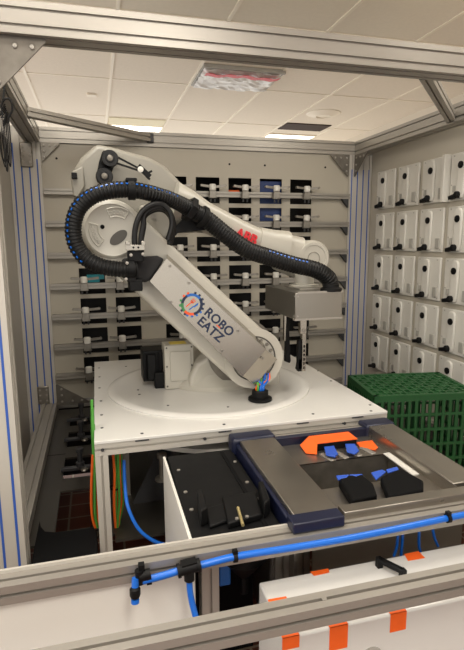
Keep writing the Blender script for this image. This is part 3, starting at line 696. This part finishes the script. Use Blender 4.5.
# ================================================================= BOTTOM LEFT: deck fixtures and black bin
def deck_clamp(x, y, la):
    t = thing('deck_clamp', la, 'clamp', (x, y, -1.094), 'dark clamps standing over the deck cutouts')
    MB().box(x-.09, x+.09, y-.012, y+.012, -1.093, -1.075).build('bar', 'dgrey', t, bevel=.003)
    MB().lathe([(.02, 0), (.02, .02), (.012, .022), (.012, .07), (.018, .072), (.018, .09), (.001, .09)], (x, y, -1.075), Z0, 16).build('peg', 'dgrey', t)
    MB().lathe([(.014, 0), (.018, .006), (.014, .012), (.001, .014)], (x+.02, y-.04, -1.085), Z0, 14).bar((x, y, -1.08), (x+.02, y-.04, -1.08), .012, .01).build('tip', 'steeld', t)
for (x, y, la) in ((-.13, 3.10, 'dark clamp over the farthest square deck cutout beside left beam'), (-.125, 2.78, 'dark clamp over the middle square deck cutout beside left beam'), (-.12, 2.40, 'dark clamp over the nearest square deck cutout beside left beam')):
    deck_clamp(x, y, la)
bn = MB(); ring_o = []; prof_ = []
for (i, (yy, zz)) in enumerate([(1.62, -1.20), (1.80, -1.20), (1.83, -1.16), (1.84, -1.10)]): pass
bo = [(-.265, 1.56), (-.045, 1.56), (-.045, 1.83), (-.06, 1.86), (-.15, 1.86), (-.20, 1.865), (-.235, 1.88), (-.255, 1.92), (-.265, 1.97)]
bn.prism([(x, y, -1.14) for x, y in bo], (0, 0, .052))
o = bn.build('foam_pad', 'matte', bevel=.012, seg=3); tag(o, 'black pad with a curved inner edge at the bottom left of cell', 'pad')
# ================================================================= BLACK BOX left of tray
zk = -.765
kb = thing('black_box', 'black topped module with white side standing left of the steel tray', 'box', (.33, 1.35, -1.3))
a0, a1, a2, a3 = PZ(168, 458, zk), PZ(241, 450, zk), PZ(290, 530, zk), PZ(196, 556, zk)
a3 = Vector((.205, 1.145, zk)); a0 = Vector((.215, 1.70, zk)); a1 = Vector((.451, 1.70, zk)); a2 = Vector((.451, 1.145, zk))
MB().prism([a0, a1, a2, a3], (0, 0, -.012)).build('top_panel', 'black', kb, bevel=.002)
MB().box(.198, .206, 1.145, 1.70, -1.35, zk+.001).build('side_sheet', 'whitep', kb)
MB().box(.206, .448, 1.42, 1.69, -1.35, zk-.013).build('housing', 'matte', kb)
k = MB()
for (x, y) in ((178.5, 470.5), (185.5, 492.5), (191.5, 510), (235, 462), (247, 482.5), (257, 499)): q = PZ(x, y, zk); k.cyl(q-Z0*.002, q+Z0*.003, .006, 12)
each(k, 'screw', 'alu', kb)
MB().bar(Vector((.41, 1.68, zk)), Vector((.41, 1.16, zk)), .012, .006).build('groove', 'matte', kb)
cl = MB()
def blk(pts, h, mb): mb.prism([PZ(x, y, zk) for x, y in pts], (0, 0, h))
blk([(222, 502), (256, 497), (262, 520), (228, 530)], .02, cl); blk([(197, 506), (203, 504), (208, 524), (201, 528)], .05, cl); blk([(258, 497), (263, 495), (270, 515), (264, 520)], .05, cl)
blk([(204, 512), (225, 506), (232, 522), (210, 530)], .012, cl)
cl.build('fixture', 'black', kb, bevel=.005, seg=3)
MB().cyl(PZ(238, 516, zk)+Z0*.025, PZ(243, 533, zk)+Z0*.022, .0045, 10).build('brass_pin', mat('brass', '#d8c68e', .3, .8), kb)
k = MB()
for (x, y) in ((237, 526), (247, 524)): q = PZ(x, y, zk)+Z0*.02; k.cyl(q, q+Z0*.004, .005, 10)
each(k, 'bolt', 'alu', kb)
# ================================================================= STEEL TRAY
tz = -.722
tr = thing('steel_tray', 'stainless steel tray frame with navy corners in front of the stand', 'tray', (.78, 1.42, -1.1))
LX0, LX1, RX0, RX1, TY0, TY1 = .475, .605, 1.00, 1.105, 1.135, 1.675
MB().box(LX0, LX1, TY0+.012, TY1, tz-.045, tz).build('side_bar', 'steelx', tr, bevel=.002)
MB().box(RX0, RX1, TY0+.045, TY1, tz-.045, tz).build('side_bar', 'steelx', tr, bevel=.002)
MB().box(LX0-.015, LX0, TY0, TY1+.02, tz-.09, tz-.012).build('side_rail', 'navy', tr, bevel=.004)
MB().box(RX1, RX1+.02, TY0, TY1+.02, tz-.09, tz-.012).build('side_rail', 'navy', tr, bevel=.004)
MB().box(LX0-.028, LX1+.01, TY1-.012, TY1+.06, tz-.06, tz+.008).build('corner_block', 'navy', tr, bevel=.012, seg=3)
MB().box(RX0-.012, RX1+.012, TY1-.012, TY1+.06, tz-.06, tz+.004).build('corner_block', 'navy', tr, bevel=.010, seg=3)
MB().box(LX0-.02, LX1-.004, TY0-.035, TY0+.012, tz-.026, tz+.003).build('corner_block', 'navy', tr, bevel=.003)
MB().box(LX1, RX0, TY1-.008, TY1+.014, tz-.075, tz-.008).build('back_rail', 'navy', tr, bevel=.002)
prof('back_profile', (LX1, TY1+.037, tz-.035), (RX0, TY1+.037, tz-.035), tr, 'alu')
MB().box(LX1+.01, RX1, TY0-.004, TY0+.035, tz-.03, tz-.006).build('front_bar', 'steelx', tr, bevel=.002)
# floor of tray with well
fz = tz-.040
w0, w1, wy0, wy1 = .615, .985, 1.325, 1.50
fb = MB()
fb.box(LX1, RX0, wy1, TY1-.008, fz-.003, fz).box(LX1, RX0, TY0+.03, wy0, fz-.003, fz).box(LX1, w0, wy0, wy1, fz-.003, fz).box(w1, RX0, wy0, wy1, fz-.003, fz)
fb.build('floor_sheet', 'steelx', tr)
MB().box(w0, w1, wy1, wy1+.002, fz-.14, fz).box(w0, w1, wy0-.002, wy0, fz-.14, fz).box(w0-.002, w0, wy0, wy1, fz-.14, fz).box(w1, w1+.002, wy0, wy1, fz-.14, fz).box(w0, w1, wy0, wy1, fz-.142, fz-.14).build('well', 'steeld', tr)
MB().box(w1-.022, w1+.002, wy0, wy1, fz, fz+.004).build('bright_strip', 'whitep', tr)
# inner vertical faces
each(MB().box(LX1, LX1+.002, TY0+.03, TY1-.01, fz, tz-.002).box(RX0-.002, RX0, TY0+.03, TY1-.01, fz, tz-.002), 'inner_lip', 'steelx', tr)
MB().box(.58, RX1, 1.25, 1.255, -1.25, fz-.004).build('front_skirt', 'alu', tr)
MB().box(LX0+.01, LX0+.02, TY0+.03, TY1, -1.25, tz-.09).build('side_skirt', 'steeld', tr)
def ribs():
    k = MB()
    for i in range(4):
        q = PZ(330+i*13.5, 459-i*2.2, fz); k.bar(q+Vector((-.012, .045, .002)), q+Vector((.004, -.02, .002)), .022, .006)
    return k
each(ribs(), 'raised_rib', 'alu', tr, bevel=.002)
# orange taped sensor block with blue tags
def tags(parent, pl, z, h=.006):
    for pts in pl: MB().prism([PZ(x, y, z) for x, y in pts], (0, 0, h)).build('blue_tag', 'bluep', parent, bevel=.002)
ob = thing('sensor_block', 'black sensor block wrapped in orange tape with two blue tags', 'sensor block', (.80, 1.6, fz))
b0 = PZ(318, 452, fz); b1 = PZ(357, 447, fz)
cx0, cx1, cy0, cy1 = b0.x, b1.x, b0.y+.005, b0.y+.07
MB().box(cx0, cx1, cy0, cy1, fz+.001, fz+.030).build('block', 'black', ob, bevel=.002)
MB().box(cx0-.003, cx1+.001, cy0-.004, cy1+.003, fz+.030, fz+.033).prism([(cx0-.003, cy0-.004, fz+.033), (cx0-.003, cy1+.003, fz+.033), (cx0-.045, cy1-.01, fz+.006), (cx0-.050, cy0-.012, fz+.003), (cx0-.016, cy0-.030, fz+.003)], (0, 0, .0015)).build('orange_tape', 'orange', ob)
MB().prism([PZ(x, y, fz+.002) for x, y in ((356, 443), (372, 441), (378, 448), (375, 450.5), (360, 447.5))], (0, 0, .003)).build('orange_tape', 'orange', ob)
tags(ob, [[(324, 448), (334, 447), (338, 455), (335, 458), (326, 456)], [(345, 445), (355, 445), (359, 452), (355, 455), (347, 453)]], fz+.012)
# black blocks with blue tags in front of well
for pts, la, tg in (([(338, 481), (360, 476), (373, 487), (377, 499), (352, 504)], 'left black plastic block with blue tag lying in the steel tray', [[(336, 477), (349, 476), (347, 479), (338, 481)], [(349, 476), (363, 475.5), (356, 478)]]),
                    ([(380, 480), (400, 471), (423, 484), (423, 494), (388, 500)], 'right black plastic block with blue tags lying in the steel tray', [[(371, 474), (382, 471), (386, 473), (376, 481)], [(386, 471), (397, 468), (399, 471), (388, 474)]])):
    q = PZ(pts[0][0], pts[0][1], fz); t = thing('black_block', la, 'block', (q.x, q.y, fz))
    MB().prism([PZ(x, y+6, fz+.001) for x, y in pts], (0, 0, .032)).build('body', 'matte', t, bevel=.006)
    tags(t, tg, fz+.028)
# ================================================================= GREEN CRATE
CRZ = -.70; cr = thing('crate', 'green perforated plastic crate turned upside down beside the stand', 'crate', (1.42, 2.08, -1.094))
cA = Vector((1.243, 2.30, 0)); th = radians(-9.5); ex = Vector((cos(th), sin(th), 0)); ey = Vector((sin(th), -cos(th), 0)); CL, CD = .50, .37
Hc = CRZ+1.094
def cb_(mb, x0, x1, y0, y1, z0, z1):
    c_ = cA+ex*((x0+x1)/2)+ey*((y0+y1)/2)+Z0*((z0+z1)/2); mb.obox(c_, ex*(x1-x0)/2, ey*(y1-y0)/2, Z0*(z1-z0)/2)
top = MB(); nx, ny = 15, 9
for i in range(nx+1): x = .012+(CL-.024)*i/nx; cb_(top, x-.0045, x+.0045, .012, CD-.012, CRZ-.012, CRZ-.002)
for j in range(ny+1): y = .012+(CD-.024)*j/ny; cb_(top, .012, CL-.012, y-.0048, y+.0048, CRZ-.011, CRZ-.0015)
for (a, b, c, d_) in ((0, CL, 0, .02), (0, CL, CD-.02, CD), (0, .02, 0, CD), (CL-.02, CL, 0, CD)): cb_(top, a, b, c, d_, CRZ-.012, CRZ)
for i in range(nx):
    for j in range(ny):
        if (i+j) % 2: cb_(top, .012+(CL-.024)*(i+.2)/nx, .012+(CL-.024)*(i+.8)/nx, .012+(CD-.024)*(j+.2)/ny, .012+(CD-.024)*(j+.8)/ny, CRZ-.012, CRZ-.004)
top.build('perforated_top', 'green', cr)
def wallx(y0, y1, n, name):
    mb = MB(); cb_(mb, 0, CL, y0, y1, CRZ-.03, CRZ-.010)
    z = CRZ-.03
    for r in range(5):
        zb = z-.060
        for i in range(n+1): x = (CL-.012)*i/n; cb_(mb, x, x+.014, y0, y1, zb, z)
        cb_(mb, 0, CL, y0-.001, y1+.001, zb-.012, zb); z = zb-.012
    cb_(mb, 0, CL, y0, y1, -1.093, z); mb.build(name, 'green', cr)
def wally(x0, x1, n, name):
    mb = MB(); cb_(mb, x0, x1, 0, CD, CRZ-.03, CRZ-.010); z = CRZ-.03
    for r in range(5):
        zb = z-.060
        for i in range(n+1): y = (CD-.012)*i/n; cb_(mb, x0, x1, y, y+.012, zb, z)
        cb_(mb, x0-.001, x1+.001, 0, CD, zb-.012, zb); z = zb-.012
    cb_(mb, x0, x1, 0, CD, -1.093, z); mb.build(name, 'green', cr)
wallx(CD-.006, CD, 15, 'side_wall'); wallx(0, .006, 15, 'side_wall'); wally(0, .006, 14, 'side_wall'); wally(CL-.006, CL, 14, 'side_wall')
# ================================================================= FRONT LOW FRAME
BZ = -.75
ff = thing('front_frame', 'low aluminium profile frame with two long beams crossing in the foreground', 'frame', (.4, 1.0, -1.62))
prof('beam', (-1.0, 1.115, BZ-.0225), (1.9, 1.115, BZ-.0225), ff, 'alu', w=.05, h=.045)
prof('beam', (-1.0, .868, BZ-.0225), (1.9, .868, BZ-.0225), ff, 'alu', w=.046, h=.045)
MB().box(-1.0, PZ(297, 524, BZ).x, 1.139, 1.146, BZ-.02, BZ+.008).build('edge_strip', 'aluw', ff)
for (x0_, x1_, top_y, Y_) in ((202.5, 218, 568, 1.135), (273, 293, 552, 1.20), (295, 311, 549, 1.27)):
    a, b = PY(x0_, top_y, Y_), PY(x1_, top_y, Y_); xm = (a.x+b.x)/2
    prof('post', (xm, Y_+.0225, -1.62), (xm, Y_+.0225, min(a.z, BZ-.05)), ff, 'alu', up=(0, 1, 0))
MB().box(-1.0, .195, 1.10, 1.106, -1.5, BZ-.046).build('infill_panel', 'whitep', ff)
for (px, py) in ((138, 0), (272, 0)): pass
k = MB(); q = PZ(325, 600, BZ); k.cyl((q.x, .868, BZ-.001), (q.x, .868, BZ+.001), .006, 10).build('bolt', 'alu', ff)
# blue air line along the beam
al = thing('air_line', 'blue air line with black push fittings running along the front beam', 'tube', (.3, 1.07, -.80))
lp = [PY(142, 581, 1.068), PY(165, 575, 1.068), PY(186, 568.5, 1.07), PY(205, 564, 1.07), PY(236, 556.5, 1.072), PY(290, 548, 1.074), PY(350, 538, 1.074), PY(410, 526, 1.074), PY(480, 511.5, 1.074), PY(560, 497, 1.074)]
MB().tube(smoothpath(lp, 8), .0088, 14).build('tube', 'bluet', al)
dn = [PY(190, 572, 1.07), PY(189.5, 585, 1.065), PY(191.5, 600, 1.06), PY(196, 618, 1.05), PY(203, 640, 1.04)]
MB().tube(smoothpath(dn, 8), .0075, 12).build('tube', 'bluet', al)
c_ = PY(189, 568, 1.068)
td_ = (lp[3]-lp[1]).normalized()
ft = MB().cyl(c_-td_*.028, c_+td_*.028, .0135, 16).cyl(c_, c_+Vector((0, -.002, -.030)), .0125, 16)
for s_ in (-.028, .020): ft.ring(c_+td_*s_, td_, .012, .0165, .007, n=16)
ft.obox(c_+Vector((0, .004, .006)), td_*.018, FN*.012, Z0*.009); ft.build('tee_fitting', 'black', al)
c_ = PY(141, 576, 1.068)
ft = MB().cyl(c_+Vector((-.004, 0, .016)), c_+Vector((-.002, 0, -.018)), .010, 14).cyl(c_-td_*.004, c_+td_*.022, .0125, 16)
ft.obox(c_+Vector((.002, .004, .022)), X0*.007, FN*.008, Z0*.006).obox(c_+Vector((.018, 0, -.014)), X0*.006, FN*.008, Z0*.007); ft.build('elbow_fitting', 'black', al)
MB().cyl(PY(135.5, 578, 1.065), PY(135, 590, 1.06), .0085, 14).build('tube', 'bluet', al)
q0, q1 = PY(135, 587, 1.06), PY(135.2, 602, 1.055)
MB().lathe([(.009, 0), (.0125, .004), (.0125, .018), (.010, .024), (.001, .024)], q0, q1-q0, 16).build('plug_fitting', 'black', al)
MB().ring(q1+(q0-q1)*.2, q1-q0, .004, .0095, .009, n=16).build('plug_ring', 'bluet', al)
for (x, y, ti) in ((235, 557, 4), (448, 518, 7)):
    c_ = PY(x, y, 1.073); MB().ring(c_-td_*.005, Vector((1, 0, 0)), .009, .0125, .010, n=16).obox(c_+Z0*.014, X0*.006, FN*.006, Z0*.005).build('tube_clip', 'black', al)
# short blue tubes behind the white case
for pts, la in (([(398, 531), (397, 545), (394, 556)], 'leftmost short blue tube dropping behind the front beam'), ([(403, 530), (402, 545), (401, 556)], 'second short blue tube dropping beside the leftmost one'), ([(419, 527), (419, 545), (421, 553)], 'third short blue tube dropping behind the front beam'), ([(431, 526), (434, 536), (438, 546)], 'rightmost slanting short blue tube behind the front beam')):
    pp = [PY(x, y, 1.15) for x, y in pts]; pp[0].z += .02
    tag(MB().tube(smoothpath(pp, 6), .0042, 8).build('air_tube', 'bluet'), la, 'tube')
# dark funnel below
o = MB().lathe([(.012, 0), (.012, .05), (.07, .12), (.07, .15), (.06, .15), (.001, .10)], PY(244, 592, 1.25), Z0, 20).build('funnel', 'black'); tag(o, 'black funnel hopper under the beam between posts', 'funnel')
o = MB().box(*(lambda a, b: (a.x, b.x, 1.22, 1.30, b.z, a.z))(PY(219, 560, 1.22), PY(231, 585, 1.22))).build('valve_block', mat('blue_valve', '#1b5fae', .45), bevel=.004); tag(o, 'blue valve block beside the profile post under the front beam', 'valve')
# ================================================================= WHITE CASE
wz = -.87
wc_ = thing('white_case', 'glossy white case with orange tape patches and black handle', 'case', (.8, 1.0, -1.3))
WX0 = PZ(258.6, 582, wz).x; WY1 = PZ(258.6, 582, wz).y; WY0 = PZ(285, 638, wz).y
MB().box(WX0, 1.45, WY0, WY1, -1.25, wz).build('body', 'white', wc_, bevel=.006, seg=3)
def tape(pts, z=wz+.0006, side=None):
    mb = MB(); P_ = [PZ(x, y, z) for x, y in pts]
    for p_ in P_: p_.y = min(max(p_.y, WY0-.001), WY1); p_.x = max(p_.x, WX0+.001)
    mb.prism(P_, (0, 0, .0008))
    if side:
        x0_, x1_, zz = side; a = min(P_, key=lambda v: v.y); mb.box(x0_, x1_, WY0-.0016, WY0-.0003, wz-zz, wz+.001)
    mb.build('orange_tape', 'orange', wc_)
tape([(309, 570), (327, 567), (329.5, 572.5), (314, 576)]); tape([(266, 600), (286, 596.5), (289, 602), (269, 606)]); tape([(403, 553), (417, 550), (425, 558), (408, 561)])
def ftape(xa, xb, yy, h):
    a, b = PZ(xa, yy, wz), PZ(xb, yy, wz); MB().box(a.x, b.x, WY0-.0012, WY0+.03, wz+.0003, wz+.0013).box(a.x, b.x, WY0-.0012, WY0-.0002, wz-h, wz+.0013).build('orange_tape', 'orange', wc_)
ftape(281, 300, 636, .03); ftape(329, 350, 627, .06); ftape(391, 410, 615, .048)
h0 = PZ(379, 567, wz); h1 = PZ(398, 574, wz)
hd = MB().bar(h0+Z0*.022, h1+Z0*.022+Vector((0, -.02, 0)), .016, .012).bar(h0, h0+Z0*.028, .016, .016, up=(0, 1, 0)).bar(h1+Vector((0, -.02, 0)), h1+Vector((0, -.02, .028)), .016, .016, up=(0, 1, 0)).build('handle', 'black', wc_, bevel=.002)
q = PY(371, 658, WY0); MB().lathe([(.030, 0), (.030, .003), (.022, .004), (.001, .002)], Vector((q.x, WY0, q.z)), FN, 28).build('round_boss', 'grey', wc_)
# ================================================================= black cables at upper left
cc = thing('cable_loops', 'loops of thin black cable hanging from the left upper beam', 'cables', (-.27, 2.0, .3))
for i in range(5):
    x0_ = -2+i*1.6; pts_ = [(5+i*.5, 104+i*2), (x0_, 118), (x0_+1, 138), (x0_+3, 152+(i%2)*5), (x0_+6, 162+(i % 3)*5), (x0_+6.5, 148), (x0_+5, 128), (6+i*.4, 112)]
    MB().tube(smoothpath([PY(x, y, 2.0+.008*i) for x, y in pts_], 5), .0023, 6).build('cable', 'rubber', cc)
MB().tube(smoothpath([PY(x, y, 1.97) for x, y in ((3, 118), (1, 108), (4, 100), (9, 99), (12, 104), (12, 111), (8, 118))], 6), .0035, 6).build('cable', 'rubber', cc)
MB().tube(smoothpath([PY(3, 100, 2.03), PY(4, 90, 2.06), Vector((-.285, 2.1, .60))], 5), .004, 6).build('cable', 'rubber', cc)
